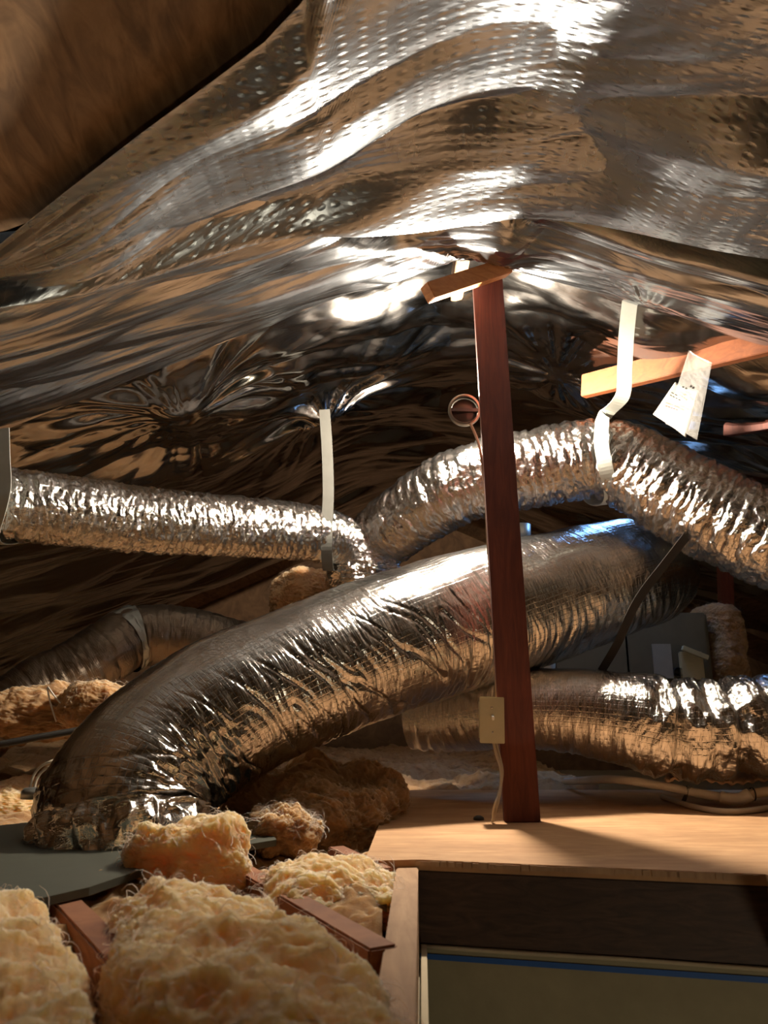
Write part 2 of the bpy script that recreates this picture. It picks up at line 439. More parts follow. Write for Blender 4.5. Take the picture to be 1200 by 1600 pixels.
# ------------------------------------------------------------------ insulation bed and joists
def dist_seg(X, Y, a, b):
    ax, ay, bx, by = a[0], a[1], b[0], b[1]
    t = np.clip(((X - ax) * (bx - ax) + (Y - ay) * (by - ay)) / ((bx - ax) ** 2 + (by - ay) ** 2), 0, 1)
    return np.hypot(X - ax - t * (bx - ax), Y - ay - t * (by - ay))
J1a, J1b = F(95, 1392), F(325, 1620); J2a, J2b = F(350, 1330), F(600, 1466)
def grid(nx, ny):
    i = np.arange(nx - 1)[:, None]; j = np.arange(ny - 1)[None]
    a = (i * ny + j); return np.stack([a, a + ny, a + ny + 1, a + 1], -1).reshape(-1, 4)
def bed():
    xs = np.linspace(-2.9, .75, 520); ys = np.concatenate([np.linspace(.25, 2.6, 460), np.linspace(2.62, 5.4, 160)])
    X, Y = np.meshgrid(xs, ys, indexing='ij')
    Z = -.036 + .04 * fbm(X * 3, Y * 3, 1, 3) + .02 * fbm(X * 11, Y * 11, 2, 4) + .008 * ridge(X * 40 + 2 * perlin(X * 9, Y * 9), Y * 25)
    Z += .045 * sstep(2.1, 2.8, Y) + .05 * sstep(-.8, -1.1, X) * sstep(1.7, 2.2, Y)
    for a, b in ((J1a, J1b), (J2a, J2b)):
        Z -= (.008) * (1 - sstep(.015, .10, dist_seg(X, Y, a, b)))
    # keep under the plywood and clear of the hatch
    u = (X - pA.x) * (pT.y - pA.y) - (Y - pA.y) * (pT.x - pA.x)
    under = (u > -.004) & (Y > pA.y - .02) & (Y < 2.74)
    Z = np.where(under, np.minimum(Z, -.05), Z)
    hx = hA.x + (Y - hA.y) * jd.x / jd.y - .050
    f = grid(len(xs), len(ys))
    v = np.stack([X, Y, Z], -1).reshape(-1, 3)
    keep = (X < hx) | (Y > hA.y + .03)
    kf = keep.reshape(-1)[f].all(1)
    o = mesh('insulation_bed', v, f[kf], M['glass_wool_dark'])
    return tag(o, 'blanket of yellow fibreglass insulation spread over the attic floor', 'insulation', kind='stuff')
bed()
for a, b, lab in ((J1a + Vector((0, 0, .006)), J1b + Vector((0, 0, .006)), 'reddish ceiling joist between the fluffy batts near the grey metal panel'), (J2a, J2b, 'tan ceiling joist running from the big batt to the hatch side board')):
    o = MB().beam(a + Vector((0, 0, -.064)), b + Vector((0, 0, -.064)), .04, .11, bev=.003).build('joist', M['joist']); tag(o, lab, 'joist')
o = MB().beam(F(525, 1318, -.0) + Vector((0, 0, -.03)), F(600, 1352) + Vector((0, 0, -.03)), .035, .05).build('wood_block', M['joist'])
tag(o, 'short tan wood offcut poking out beside the left corner of the plywood', 'wood')
o = MB().beam(F(-40, 1200) + Vector((0, 0, .0)), F(100, 1178) + Vector((0, 0, .0)), .05, .05).build('joist', M['redwood'])
tag(o, 'reddish board lying on insulation left of the big duct under the black pipe', 'joist')

# cube-sphere batts
def cubesphere(n):
    u = np.linspace(-1, 1, n); a, b = np.meshgrid(u, u, indexing='ij'); V = []; Fc = []
    g = grid(n, n)
    for s_ in (-1, 1):
        for ax in range(3):
            p = np.zeros((n, n, 3)); p[..., ax] = s_
            p[..., (ax + 1) % 3] = a * s_; p[..., (ax + 2) % 3] = b
            Fc.append(g + len(V) * n * n); V.append(p.reshape(-1, 3))
    return np.concatenate(V), np.concatenate(Fc)
CSV, CSF = cubesphere(110)
def batt(name, centre, size, rot, mat, label, seed=0., rough=1.0, power=3.5, parent=None, cat='insulation', group=None, fibres=500):
    p = CSV.copy(); n = p / np.linalg.norm(p, axis=1)[:, None]
    r = (np.abs(n) ** power).sum(1) ** (-1 / power)
    q = n * r[:, None] * (np.array(size) / 2)
    nn = np.sign(n) * np.abs(n) ** (power - 1) / np.array(size); nn /= np.linalg.norm(nn, axis=1)[:, None]
    # folds that run around the batt like layers of wool
    x, y, z = q.T
    wx = x + .04 * perlin(x * 9 + seed, y * 9, z * 9); wy = y + .04 * perlin(x * 9, y * 9 + seed, z * 9 + 4)
    d = .042 * fbm(x * 8 + seed, y * 6, z * 6, 3) + .012 * (ridge(wx * 11 + seed, wy * 19, z * 22) - .3) * (.5 + perlin(x * 7, y * 7, z * 7 + seed)) \
        + .008 * fbm(wx * 30 + seed, wy * 48, z * 55, 4, .6) + .005 * (ridge(wx * 75, wy * 100, z * 100 + seed) - .4)
    q = q + nn * (d * rough)[:, None]
    Mx = np.array(Euler(rot).to_matrix()); q = q @ Mx.T + np.array(centre)
    nn = nn @ Mx.T
    vs = [q]; fs = [CSF]; base = len(q)
    # loose strands
    rs = np.random.RandomState(int(seed * 10) + 3); idx = rs.choice(len(q), fibres, replace=False)
    for i in idx:
        if nn[i][2] < -.1: continue
        o_ = q[i] - nn[i] * .004; t = rs.normal(size=3); t -= nn[i] * t.dot(nn[i]); t /= np.linalg.norm(t)
        L = .012 + .03 * rs.rand(); wd = .0003 + .0005 * rs.rand(); up = .004 + .012 * rs.rand(); k_ = 5; sd = np.cross(t, nn[i])
        vv = []
        for j in range(k_):
            s_ = j / (k_ - 1)
            cpt = o_ + t * L * s_ + nn[i] * (up * math.sin(math.pi * s_ * .8)) + sd * .006 * math.sin(3 * s_ + i)
            w_ = wd * (1 - .7 * s_)
            for a_ in range(3):
                vv.append(cpt + w_ * (math.cos(a_ * 2.094) * sd + math.sin(a_ * 2.094) * nn[i]))
        ff = [(base + j * 3 + a_, base + j * 3 + (a_ + 1) % 3, base + (j + 1) * 3 + (a_ + 1) % 3, base + (j + 1) * 3 + a_) for j in range(k_ - 1) for a_ in range(3)]
        vs.append(np.array(vv)); fs.append(np.array(ff)); base += len(vv)
    o = mesh(name, np.concatenate(vs), np.concatenate(fs), mat, parent)
    return tag(o, label, cat, group)

def fz(px, py, z): return F(px, py, z)
batt('insulation_batt', (-.345, 1.375, .012), (.235, .13, .125), (0, .05, -.15), M['glass_wool'], 'rounded yellow insulation lump resting against the base of the big duct', 1.2, .8, 2.6)
batt('insulation_batt', (-.150, .885, -.026), (.245, .58, .115), (.0, .02, .46), M['glass_wool'], 'largest fluffy yellow insulation batt bulging up left of the hatch', 4.7, .75, 4.0, fibres=1600)
batt('insulation_batt', (-.488, .82, -.036), (.33, .74, .11), (0, -.02, .52), M['glass_wool'], 'fluffy yellow insulation batt at the lower left corner of the picture', 8.1, .75, 4.0, fibres=1400)
batt('insulation_batt', (-.085, 1.345, -.045), (.24, .22, .10), (0, 0, .45), M['glass_wool'], 'flat yellow insulation batt beside the left corner of the plywood', 12.3, .8, 2.8, fibres=700)
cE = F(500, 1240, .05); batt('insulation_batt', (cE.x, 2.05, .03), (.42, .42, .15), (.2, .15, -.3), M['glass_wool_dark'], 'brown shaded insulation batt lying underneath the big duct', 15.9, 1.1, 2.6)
cG = F(30, 1250, .02); batt('insulation_batt', (cG.x - .10, cG.y + .03, .0), (.46, .30, .13), (0, 0, .1), M['glass_wool'], 'yellow insulation behind the grey metal panel at the left edge', 19.2, .8, 2.8)
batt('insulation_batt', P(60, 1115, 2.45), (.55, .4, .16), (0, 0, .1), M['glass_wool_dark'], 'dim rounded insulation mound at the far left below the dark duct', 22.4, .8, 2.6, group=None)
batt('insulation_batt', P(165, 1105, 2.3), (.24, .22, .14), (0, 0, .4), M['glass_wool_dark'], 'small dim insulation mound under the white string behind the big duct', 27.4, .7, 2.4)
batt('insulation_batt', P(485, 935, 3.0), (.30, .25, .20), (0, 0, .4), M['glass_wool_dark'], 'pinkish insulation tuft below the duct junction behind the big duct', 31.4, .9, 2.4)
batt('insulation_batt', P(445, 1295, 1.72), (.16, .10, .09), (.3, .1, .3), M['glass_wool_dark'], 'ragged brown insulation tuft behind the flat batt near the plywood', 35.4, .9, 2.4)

# grey metal panel the duct stands on
pp = [F(-60, 1445, .012), F(0, 1418, .012), F(140, 1386, .012), F(290, 1335, .012), F(432, 1312, .012), F(400, 1262, .012), F(200, 1268, .012), F(-60, 1296, .012)]
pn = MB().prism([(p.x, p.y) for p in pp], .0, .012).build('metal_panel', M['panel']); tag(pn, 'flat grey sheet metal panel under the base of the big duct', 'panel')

# ------------------------------------------------------------------ ducts
def duct(name, pts, mat, disp, parent, step=.004, nt=260, caps=False):
    """pts: (px, py, Y, R)"""
    q = [(*P(a, b, c), r) if not isinstance(a, Vector) else (*a, b) for (a, b, c, r) in pts]
    c, T, N, B, S, R = sweep(q, step)
    th = np.linspace(0, 2 * math.pi, nt + 1)
    s = S[:, None]; t = th[None]
    ct, sn = np.cos(t), np.sin(t)
    # outward normal N cos + B sin
    on = N[:, None] * ct[..., None] + B[:, None] * sn[..., None]
    up = on[..., 2]
    r = R[:, None] + disp(s, ct, sn, R[:, None], up, S[-1])
    v = c[:, None] + on * r[..., None]
    uv = np.stack([np.broadcast_to(s, r.shape), np.broadcast_to(t, r.shape) * R.mean()], -1)
    o = mesh(name, v.reshape(-1, 3), grid(len(c), nt + 1), mat, parent, True, uv.reshape(-1, 2))
    return o, (c, T, N, B, S, R)

def ribs(pitch, amp, seed, crush=.5, lean=0.0, fine=1.0):
    def f(s, ct, sn, R, up, L):
        w = .012 * perlin(s * 9 + seed, ct * R * 14, sn * R * 14) + .006 * perlin(s * 25 + seed, ct * R * 30, sn * R * 30) + lean * ct * R
        ph = (s + w) / pitch
        a = 1 - np.abs(np.sin(math.pi * ph))              # sharp valleys between the wire loops
        k = .45 + .9 * (perlin(s * 11, ct * R * 11, sn * R * 11 + seed) + .5)
        d = -amp * (a ** 1.5) * k
        d = d + crush * .010 * fbm(s * 22 + seed, ct * R * 12, sn * R * 12, 3)
        d = d + fine * .0035 * ridge(s * 85 + seed + 2 * w * 60, ct * R * 24, sn * R * 24)
        d = d + fine * .0016 * ridge(s * 190, ct * R * 60 + seed, sn * R * 60)
        return d
    return f

# big duct
big = empty('air_duct', F(200, 1330), 'largest silver foil duct sweeping diagonally from the grey panel behind the red post', 'duct')
def dbig(s, ct, sn, R, up, L):
    q = s / L
    d = .006 * fbm(s * 5, ct * R * 6, sn * R * 6, 3)
    cr = sstep(.0, .06, q) * (1 - sstep(.42, .62, q)) * sstep(.75, .1, up)
    w = .05 * perlin(s * 5, ct * R * 6, sn * R * 6 + 3)
    d = d - .007 * cr * np.maximum(0, ridge((s + .55 * up * R + w) * 17, ct * R * 3.0, sn * R * 3.0) - .80) / .20 - .004 * cr * np.maximum(0, ridge((s + .35 * up * R - w) * 31, ct * R * 4.0 + 5, sn * R * 4.0) - .8) / .2
    low = (1 - sstep(.10, .22, q))
    d = d + low * sstep(.55, -.1, up) * (.016 * ridge(s * 26, ct * R * 9, sn * R * 9) + .009 * ridge(s * 60, ct * R * 26, sn * R * 26) - .008)
    bot = sstep(.1, -.7, up)
    d = d + (.18 + .8 * bot) * .0036 * ridge(s * 48 + w * 40, ct * R * 7, sn * R * 7)
    d = d + .0008 * ridge(s * 120 + w * 60, ct * R * 30, sn * R * 30)
    # end taper
    return d
bigpts = [(200, 1345, 1.70, .155), (196, 1310, 1.70, .165), (192, 1262, 1.71, .172), (212, 1215, 1.74, .170), (262, 1165, 1.80, .172), (350, 1110, 1.88, .178), (470, 1055, 2.00, .186),
          (600, 1005, 2.14, .196), (720, 968, 2.27, .205), (830, 938, 2.37, .205), (915, 914, 2.44, .198), (970, 900, 2.51, .192), (1002, 893, 2.62, .187), (1012, 892, 2.76, .182)]
duct('jacket', bigpts, M['duct_big'], dbig, big, .004, 420)
# crumpled skirt at the foot
sk, _ = duct('crumpled_skirt', [(198, 1350, 1.69, .178), (196, 1330, 1.69, .178), (195, 1300, 1.69, .172), (196, 1272, 1.70, .160)], M['duct'],
     lambda s, ct, sn, R, up, L: .014 * ridge(s * 24, ct * R * 12, sn * R * 12) + .012 * ridge(s * 55, ct * R * 22 + 3, sn * R * 22) + .008 * fbm(s * 30, ct * R * 30, sn * R * 30), big, .002, 400)

# upper duct (right)
upd = empty('air_duct', P(940, 780, 2.1), 'upper crinkled silver foil duct arching over the big duct to the right edge', 'duct')
uppts = [(545, 935, 2.84, .088), (556, 890, 2.78, .105), (585, 850, 2.72, .116), (640, 806, 2.57, .124), (700, 768, 2.46, .126), (770, 744, 2.40, .128), (850, 729, 2.36, .130), (915, 717, 2.32, .131), (945, 716, 2.30, .132),
         (980, 728, 2.27, .134), (1040, 762, 2.22, .136), (1120, 806, 2.16, .138), (1200, 840, 2.10, .139), (1300, 880, 2.05, .139), (1420, 930, 2.0, .139)]
rb = ribs(.034, .006, 3.1, .8, .05)
def dup_(s, ct, sn, R, up, L):
    d = rb(s, ct, sn, R, up, L)
    return d - .010 * np.exp(-((s - s_strap[0]) / .02) ** 2)
s_strap = [0.0]
q_ = [(*P(a, b, c), r) for (a, b, c, r) in uppts]; c_, T_, N_, B_, S_, R_ = sweep(q_, .004)
ts = P(943, 716, 2.30); s_strap[0] = S_[np.argmin(np.linalg.norm(c_ - np.array(ts), axis=1))]
duct('jacket', uppts, M['duct'], dup_, upd, .0035, 300)

# left duct
lfd = empty('air_duct', P(300, 865, 2.4), 'crinkled silver foil duct running in from the left edge to the junction', 'duct')
lfpts = [(-260, 740, 1.75, .094), (-120, 765, 1.80, .094), (0, 785, 1.87, .094), (120, 800, 1.99, .094), (220, 812, 2.12, .095), (320, 819, 2.26, .095), (420, 826, 2.41, .095), (490, 834, 2.52, .094), (530, 845, 2.60, .088), (562, 872, 2.68, .075)]
duct('jacket', lfpts, M['duct'], ribs(.026, .005, 9.4, .6, 0.0, 1.2), lfd, .003, 260)

# junction box wrapped with foil
wy = batt('duct_junction', P(568, 888, 2.68), (.24, .22, .20), (0, 0, .2), M['duct'], 'crumpled foil wrapped junction where the left and upper ducts meet', 40.0, .9, 2.6, cat='duct', fibres=1)
wy.data.uv_layers.new(name='uv')
_co = np.empty(len(wy.data.vertices) * 3, dtype=np.float32); wy.data.vertices.foreach_get('co', _co); _co = _co.reshape(-1, 3)
_vi = np.empty(len(wy.data.loops), dtype=np.int32); wy.data.loops.foreach_get('vertex_index', _vi)
wy.data.uv_layers[0].data.foreach_set('uv', np.stack([_co[:, 0] * .6 + _co[:, 1] * .3, _co[:, 2] + _co[:, 1] * .5], -1)[_vi].ravel())

# lower right duct
lod = empty('air_duct', P(1000, 1200, 2.25), 'lower silver foil duct lying above the plywood to the right of the red post', 'duct')
def dlow(s, ct, sn, R, up, L):
    g = sstep(.62, .80, s)
    d = ribs(.03, .003, 5.5, .5, 0, .5)(s, ct, sn, R, up, L) * (.25 + .75 * g)
    for k_, (p_, a_) in enumerate(((.81, .022), (.90, .012), (.965, .026), (1.06, .014), (1.12, .024), (1.22, .016), (1.30, .02), (1.42, .02))):
        w = .02 * perlin(ct * R * 9 + k_, sn * R * 9, s * 2)
        d = d - a_ * np.exp(-((s - p_ + w) / .016) ** 2)
    d = d + g * (.012 * ridge(s * 14, ct * R * 9, sn * R * 9) - .006)
    d = d + .006 * sstep(.2, -.8, up) * ridge(s * 38, ct * R * 6, sn * R * 6)
    return d
lopts = [(640, 1128, 2.50, .085), (700, 1122, 2.46, .10), (770, 1112, 2.38, .108), (830, 1106, 2.32, .115), (900, 1110, 2.28, .122), (980, 1122, 2.24, .130), (1050, 1136, 2.22, .138), (1120, 1138, 2.20, .138), (1200, 1128, 2.18, .134), (1300, 1120, 2.15, .134), (1420, 1115, 2.1, .13)]
duct('jacket', lopts, M['duct'], dlow, lod, .003, 300)

# old duct far left, its foil darkened for shade
odd = empty('air_duct', P(210, 1040, 2.7), 'dim brownish foil duct with a taped elbow in the dark behind the big duct', 'duct')
dd = lambda s, ct, sn, R, up, L: .004 * fbm(s * 10, ct * R * 12, sn * R * 12) - .004 * (1 - np.abs(np.sin(math.pi * s / .05))) ** 4 + .002 * ridge(s * 60, ct * R * 20, sn * R * 20)
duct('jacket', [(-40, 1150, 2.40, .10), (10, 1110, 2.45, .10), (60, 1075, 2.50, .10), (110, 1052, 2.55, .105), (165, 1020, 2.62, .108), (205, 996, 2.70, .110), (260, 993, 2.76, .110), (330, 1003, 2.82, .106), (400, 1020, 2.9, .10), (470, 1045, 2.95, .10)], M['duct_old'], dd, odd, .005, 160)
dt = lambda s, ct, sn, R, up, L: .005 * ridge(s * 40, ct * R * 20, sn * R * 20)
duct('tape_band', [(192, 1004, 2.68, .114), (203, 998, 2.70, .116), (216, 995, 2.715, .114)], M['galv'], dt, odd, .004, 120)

# ------------------------------------------------------------------ roof foil
def foil(name, label, x0, x1, y0f, y1f, zf, mat, nx=420, ny=320, hole=None):
    u = np.linspace(0, 1, nx)[:, None]; v = np.linspace(0, 1, ny)[None]
    X = x0 + (x1 - x0) * u + 0 * v
    Y = y0f(X) * (1 - v) + y1f(X) * v
    Z = zf(X, Y, v)
    f = grid(nx, ny)
    if hole is not None:
        kp = ~hole(X, Y).reshape(-1); f = f[kp[f].all(1)]
    sg = np.abs(X - RX) * math.hypot(1, SL) * np.sign(X - RX)
    o = mesh(name, np.stack([X, Y, Z], -1).reshape(-1, 3), f, mat, None, True, np.stack([sg, Y], -1).reshape(-1, 2))
    return tag(o, label, 'foil')

def gather(X, Y, ax, ay, n, amp, rad, seed=0.):
    dx, dy = X - ax, (Y - ay); r = np.hypot(dx, dy) + 1e-6; a = np.arctan2(dy, dx)
    k = ridge(np.cos(a) * n * .5 + seed, np.sin(a) * n * .5, r * 1.3)
    return amp * k * np.exp(-(r / rad) ** 2) * sstep(0, rad * .25, r) * 1.3 - amp * .6 * np.exp(-(r / (rad * .35)) ** 2) * 0

# near perforated sheet
def edge1(X): return 1.60 - .24 * np.minimum(np.abs(X - RX), 1.3) ** 1.1 - .02 * np.exp(-((X - .30) / .12) ** 2) + .012 * np.sin(X * 9)
def start1(X):
    # foil stops short along a slanting line on the left slope: bare roof boards beyond
    return np.minimum(edge1(X) - .05, np.interp(X, [-1.9, -.755, -.434, -.20, -.13, -.02, .1], [1.8, 1.25, 1.10, 1.0, .95, .6, .15]))
def z1(X, Y, v):
    side = X - RX
    w = .10 * perlin(X * 1.6, Y * 1.6, 3) + .16 * np.abs(side) * 0.6
    yy = Y + w + side * (.50 - .35 * v)
    d = .064 * perlin(X * 2.3 + 3.1, yy * 3.0 + 1.4, 6.2) + .027 * ridge(X * 2.3 + 1.7, yy * 5, 2.6) + .007 * ridge(X * 3.2, yy * 12, 8.1) * sstep(-.2, .4, perlin(X * 3, Y * 3, 5)) + .0012 * ridge(X * 2.6, yy * 40, 2)
    k_ = .15 + .85 * sstep(0, .35, v) * (1 - .6 * sstep(.8, 1, v))
    return H(X, .22) - SL * .22 - .020 - .03 * sstep(0, .2, v) + d * k_ - .022 * sstep(.85, 1, v)
foil('foil_sheet', 'big blurred perforated silver foil sheet overhead covering the top of the picture', -1.9, 1.9, start1, edge1, z1, M['foil_near'], 520, 420)

# middle sheet
def s2(X): return edge1(X) - .11 + .17 * np.exp(-((X - .03) / .14) ** 2) + .10 * np.exp(-((X - .335) / .045) ** 2)
def e2(X): return 1.965 - .02 * np.maximum(RX - X, 0) - .11 * np.maximum(X - RX, 0) - .035 * np.exp(-((X - .22) / .09) ** 2) + .02 * perlin(X * 5, 3.3)
def z2(X, Y, v):
    side = X - RX
    yy = Y + .05 * perlin(X * 2.2, Y * 2, 9) + .10 * np.abs(side)
    d = .030 * perlin(X * 1.2, yy * 5, 5.5) + .022 * ridge(X * 1.5, yy * 9, 7.7) + .007 * ridge(X * 2.3, yy * 17, 3.3) * sstep(-.3, .3, perlin(X * 3, Y * 4, 8)) * (.35 + .65 * sstep(-.1, .3, X)) + .0012 * ridge(X * 3, yy * 45, 6.1)
    mo = .5 + .9 * perlin(X * 5, Y * 5, 2)
    d = d + (gather(X, Y, .26, 1.95, 11, .020, .25, 5.) + gather(X, Y, .74, 1.87, 9, .006, .2, 9.)) * mo
    sag = .050 * np.sin(math.pi * v)
    return H(X, .16) - SL * .10 * (1 - v) - .012 - .05 * sstep(0, .3, v) - sag + d * (.35 + .6 * sstep(0, .3, v))
foil('foil_sheet', 'middle band of creased shiny foil between the overhead sheet and the post top', -1.95, 1.95, s2, e2, z2, M['foil_mid'], 560, 300)

# far sheet (left and centre)
A1x, A1y = -.215, 2.62     # strap anchor on the left slope
def s3(X): return 1.90 - .10 * np.maximum(X - RX, 0) + .07 * np.exp(-((X - .27) / .1) ** 2) + 0 * X
def e3(X): return 4.4 + 0 * X
def z3(X, Y, v):
    side = X - RX
    w = .10 * perlin(X * 2, Y * 2, 14)
    yy = Y + w + .35 * np.abs(side)
    d = .060 * perlin(X * 1.6, yy * 2.6, 2.2) + .030 * ridge(X * 1.6, yy * 3.6, 4.1) + .012 * ridge(X * 2.6, yy * 9, 6.6) * sstep(-.2, .4, perlin(X * 3, Y * 3, 12)) + .002 * ridge(X * 7, yy * 20, 1.1)
    mo = .55 + .9 * perlin(X * 4, Y * 4, 21)
    d = d + (gather(X, Y, A1x, A1y, 9, .04, .4, 1.) + gather(X, Y, -.62, 2.18, 8, .05, .35, 7.) + gather(X, Y, .62, 2.45, 7, .028, .35, 17.)) * mo
    dip = .07 * np.exp(-(((X - A1x) / .10) ** 2 + ((Y - A1y) / .09) ** 2)) + .05 * np.exp(-(((X + .62) / .10) ** 2 + ((Y - 2.2) / .12) ** 2))
    return H(X, .10) - .005 - .06 * sstep(0, .1, v) - dip + d * .8 * (.3 + .7 * sstep(0, .08, v)) - .05 * sstep(2.0, 2.5, Y) * sstep(-.1, -.6, X)
def hole3(X, Y):
    return (X > VX0 - .02) & (X < VX1 + .02) & (Y > VY0 - .02) & (Y < VY1 + .02)
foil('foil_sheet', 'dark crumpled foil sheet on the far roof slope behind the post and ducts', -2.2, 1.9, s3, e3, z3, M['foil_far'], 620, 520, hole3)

# ------------------------------------------------------------------ post and wood braces
pb0, pb1 = P(790, 1284, 1.95), P(845, 1284, 1.95)
pt0, pt1 = P(740, 425, 1.95), P(784, 425, 1.95)
pb0.z = pb1.z = 0.0
bc = (pb0 + pb1) / 2 + Vector((0, .019, 0)); tc = (pt0 + pt1) / 2 + Vector((0, .019, 0))
po = empty('wooden_post', bc, 'dark red painted wooden post standing on the plywood in the middle', 'post')
d_ = (tc - bc).normalized()
Mp = MB()
x_ = Vector((1, -.06, 0)).normalized(); Mp.beam(bc, tc + d_ * .02, .088, .038, up=Vector((.06, 1, 0)), bev=.0025)
Mp.build('shaft', M['redwood'], po)
a_ = P(790, 418, 1.925); b_ = P(668, 458, 1.80)
o = MB().beam(a_, b_, .040, .048, up=(0, 0, 1), bev=.002).build('wood_brace', M['orange_light']); tag(o, 'short orange wood block nailed across the top of the red post', 'brace')
o = MB().beam(P(1330, 500, 1.70), P(912, 604, 2.33), .03, .078, up=(0, 0, 1)).build('wood_brace', M['orange']); tag(o, 'long orange wooden board slanting up to the right behind the document bag', 'brace')
o = MB().beam(P(1300, 640, 1.98), P(1135, 668, 2.3), .03, .06, up=(0, 0, 1)).build('wood_brace', M['redwood']); tag(o, 'short dark red board at the right edge above the upper duct', 'brace')
o = MB().beam(P(1138, 1060, 3.4), P(1130, 800, 3.4), .06, .04, up=(0, 1, 0)).build('wooden_post', M['redwood']); tag(o, 'dim dark red post standing far back to the right of the air handler', 'post')

# ------------------------------------------------------------------ lamp fixture on the post
L = Vector(LAMP)
fx = empty('lamp_holder', L, 'round metal lamp holder seen from behind at the left side of the red post', 'lamp')
fc = P(726, 640, 2.06); fd = (L - fc).normalized()
zq = Vector((0, 0, 1)).rotation_difference(Vector((0.03, 1, 0.03))).to_matrix().to_4x4()
Mf = Matrix.Translation(fc) @ zq
rr = .0485
MB().lathe([(rr - .008, -.002), (rr, -.004), (rr + .001, 0), (rr + .001, .010), (rr - .002, .022), (rr - .010, .024), (rr - .010, .018), (rr - .006, .014), (rr - .008, -.002)], Mf, 48).build('rim', M['steel'], fx, True)
MB().lathe([(.0001, .012), (rr - .010, .012), (rr - .009, .016), (.02, .035), (.0001, .036)], Mf, 40).build('housing', M['black'], fx, True)
MB().box(Mf @ Vector((0, 0, .006)), (.085, .010, .012), zq).build('bar', M['black'], fx)
MB().lathe([(.0001, .03), (.018, .032), (.018, .06), (.015, .075), (.0001, .075)], Mf, 24).build('socket', M['black'], fx, True)
MB().lathe([(.0001, -.036), (.016, -.033), (.028, -.018), (.031, 0), (.027, .016), (.014, .034), (.012, .05), (.0001, .052)], Matrix.Translation(L) @ Vector((0, 0, 1)).rotation_difference(fc + Vector((0, .07, 0)) - L).to_matrix().to_4x4(), 24).build('bulb', M['bulb'], fx, True)
# cables
o = MB().tube([P(735, 662, 2.05), P(744, 682, 2.03), P(750, 705, 2.00), P(758, 760, 1.985), P(763, 860, 1.985), P(770, 960, 1.985), P(775, 1040, 1.985), P(776, 1096, 1.97)], .004, 8, .02).build('power_cable', M['brown_cable'], None, True)
tag(o, 'thin brown cable running down the post from the lamp holder to the switch', 'cable')
# switch
sw = empty('light_switch', P(769, 1160, 1.92), 'beige light switch box fixed to the left side of the red post', 'switch')
zc = P(769, 1125, 1.925); Ms = Matrix.Rotation(math.radians(1.5), 4, 'Y')
cpl = MB().box(zc + Vector((0, .003, 0)), (.062, .006, .112), Ms, .0025).build('cover_plate', M['beige'], sw)
MB().box(zc + Vector((-.004, .024, 0)), (.050, .036, .095), Ms, .003).build('back_box', M['beige'], sw)
MB().box(zc + Vector((.001, -.007, .006)), (.006, .012, .010), Matrix.Rotation(.5, 4, 'X'), .001).build('toggle', M['white'], cpl)
s_ = MB()
for dz in (-.03, .03): MB().lathe([(.0001, .001), (.003, .0006), (.0032, -.001)], Matrix.Translation(zc + Vector((0, 0, dz))) @ Matrix.Rotation(math.radians(90), 4, 'X'), 12).build('screw', M['steel'], cpl, True)
for q, (dx, nm) in enumerate(((0, 'white-sheathed cable hanging from the switch down to the plywood'), (.007, 'second cable beside it looping down from the switch box to the floor'))):
    D = Vector((dx, .006 * q, 0))
    o = MB().tube([P(770, 1156, 1.945) + D, P(776, 1180, 1.94) + D, P(783, 1205, 1.93) + D * .5, P(782, 1235, 1.92) - D * .3, P(776, 1262, 1.90) - D, F(769, 1283, .004) + D * .4], .0035, 8, .01).build('power_cable', M['cable'], None, True)
    tag(o, nm, 'cable')
o = MB().lathe([(.0001, .0), (.014, .0), (.013, .006), (.006, .010), (.0001, .010)], Matrix.Translation(F(748, 1281, 0)), 16).build('cable_staple', M['black'], None, True); tag(o, 'black lump of sealant at the foot of the cables by the post', 'clamp')

# ------------------------------------------------------------------ straps
def ribbon(name, pts, width, across, mat, label, th_=.0012, group=None):
    c, T, N, B, S = sweep(pts, .01)
    ac = np.array(Vector(across).normalized())
    vs = []; m_ = len(c)
    for i in range(m_):
        a = ac - T[i] * ac.dot(T[i]); a /= np.linalg.norm(a); n = np.cross(T[i], a)
        for su, sn_ in ((-1, -1), (1, -1), (1, 1), (-1, 1)): vs.append(c[i] + a * width / 2 * su + n * th_ * sn_)
    fs = [(i * 4 + k_, i * 4 + (k_ + 1) % 4, (i + 1) * 4 + (k_ + 1) % 4, (i + 1) * 4 + k_) for i in range(m_ - 1) for k_ in range(4)] + [(3, 2, 1, 0), tuple(range(m_ * 4 - 4, m_ * 4))]
    o = mesh(name, vs, fs, mat, None, False)
    return tag(o, label, 'strap', group)
def around(cx_px, cy_px, Yc, R, a0, a1, n=9, ang=0.0):
    c = P(cx_px, cy_px, Yc); out = []
    for i in range(n):
        a = math.radians(a0 + (a1 - a0) * i / (n - 1))
        out.append(c + Vector((R * .12 * math.sin(a) * 0, -R * math.sin(a), R * math.cos(a))))
    return out
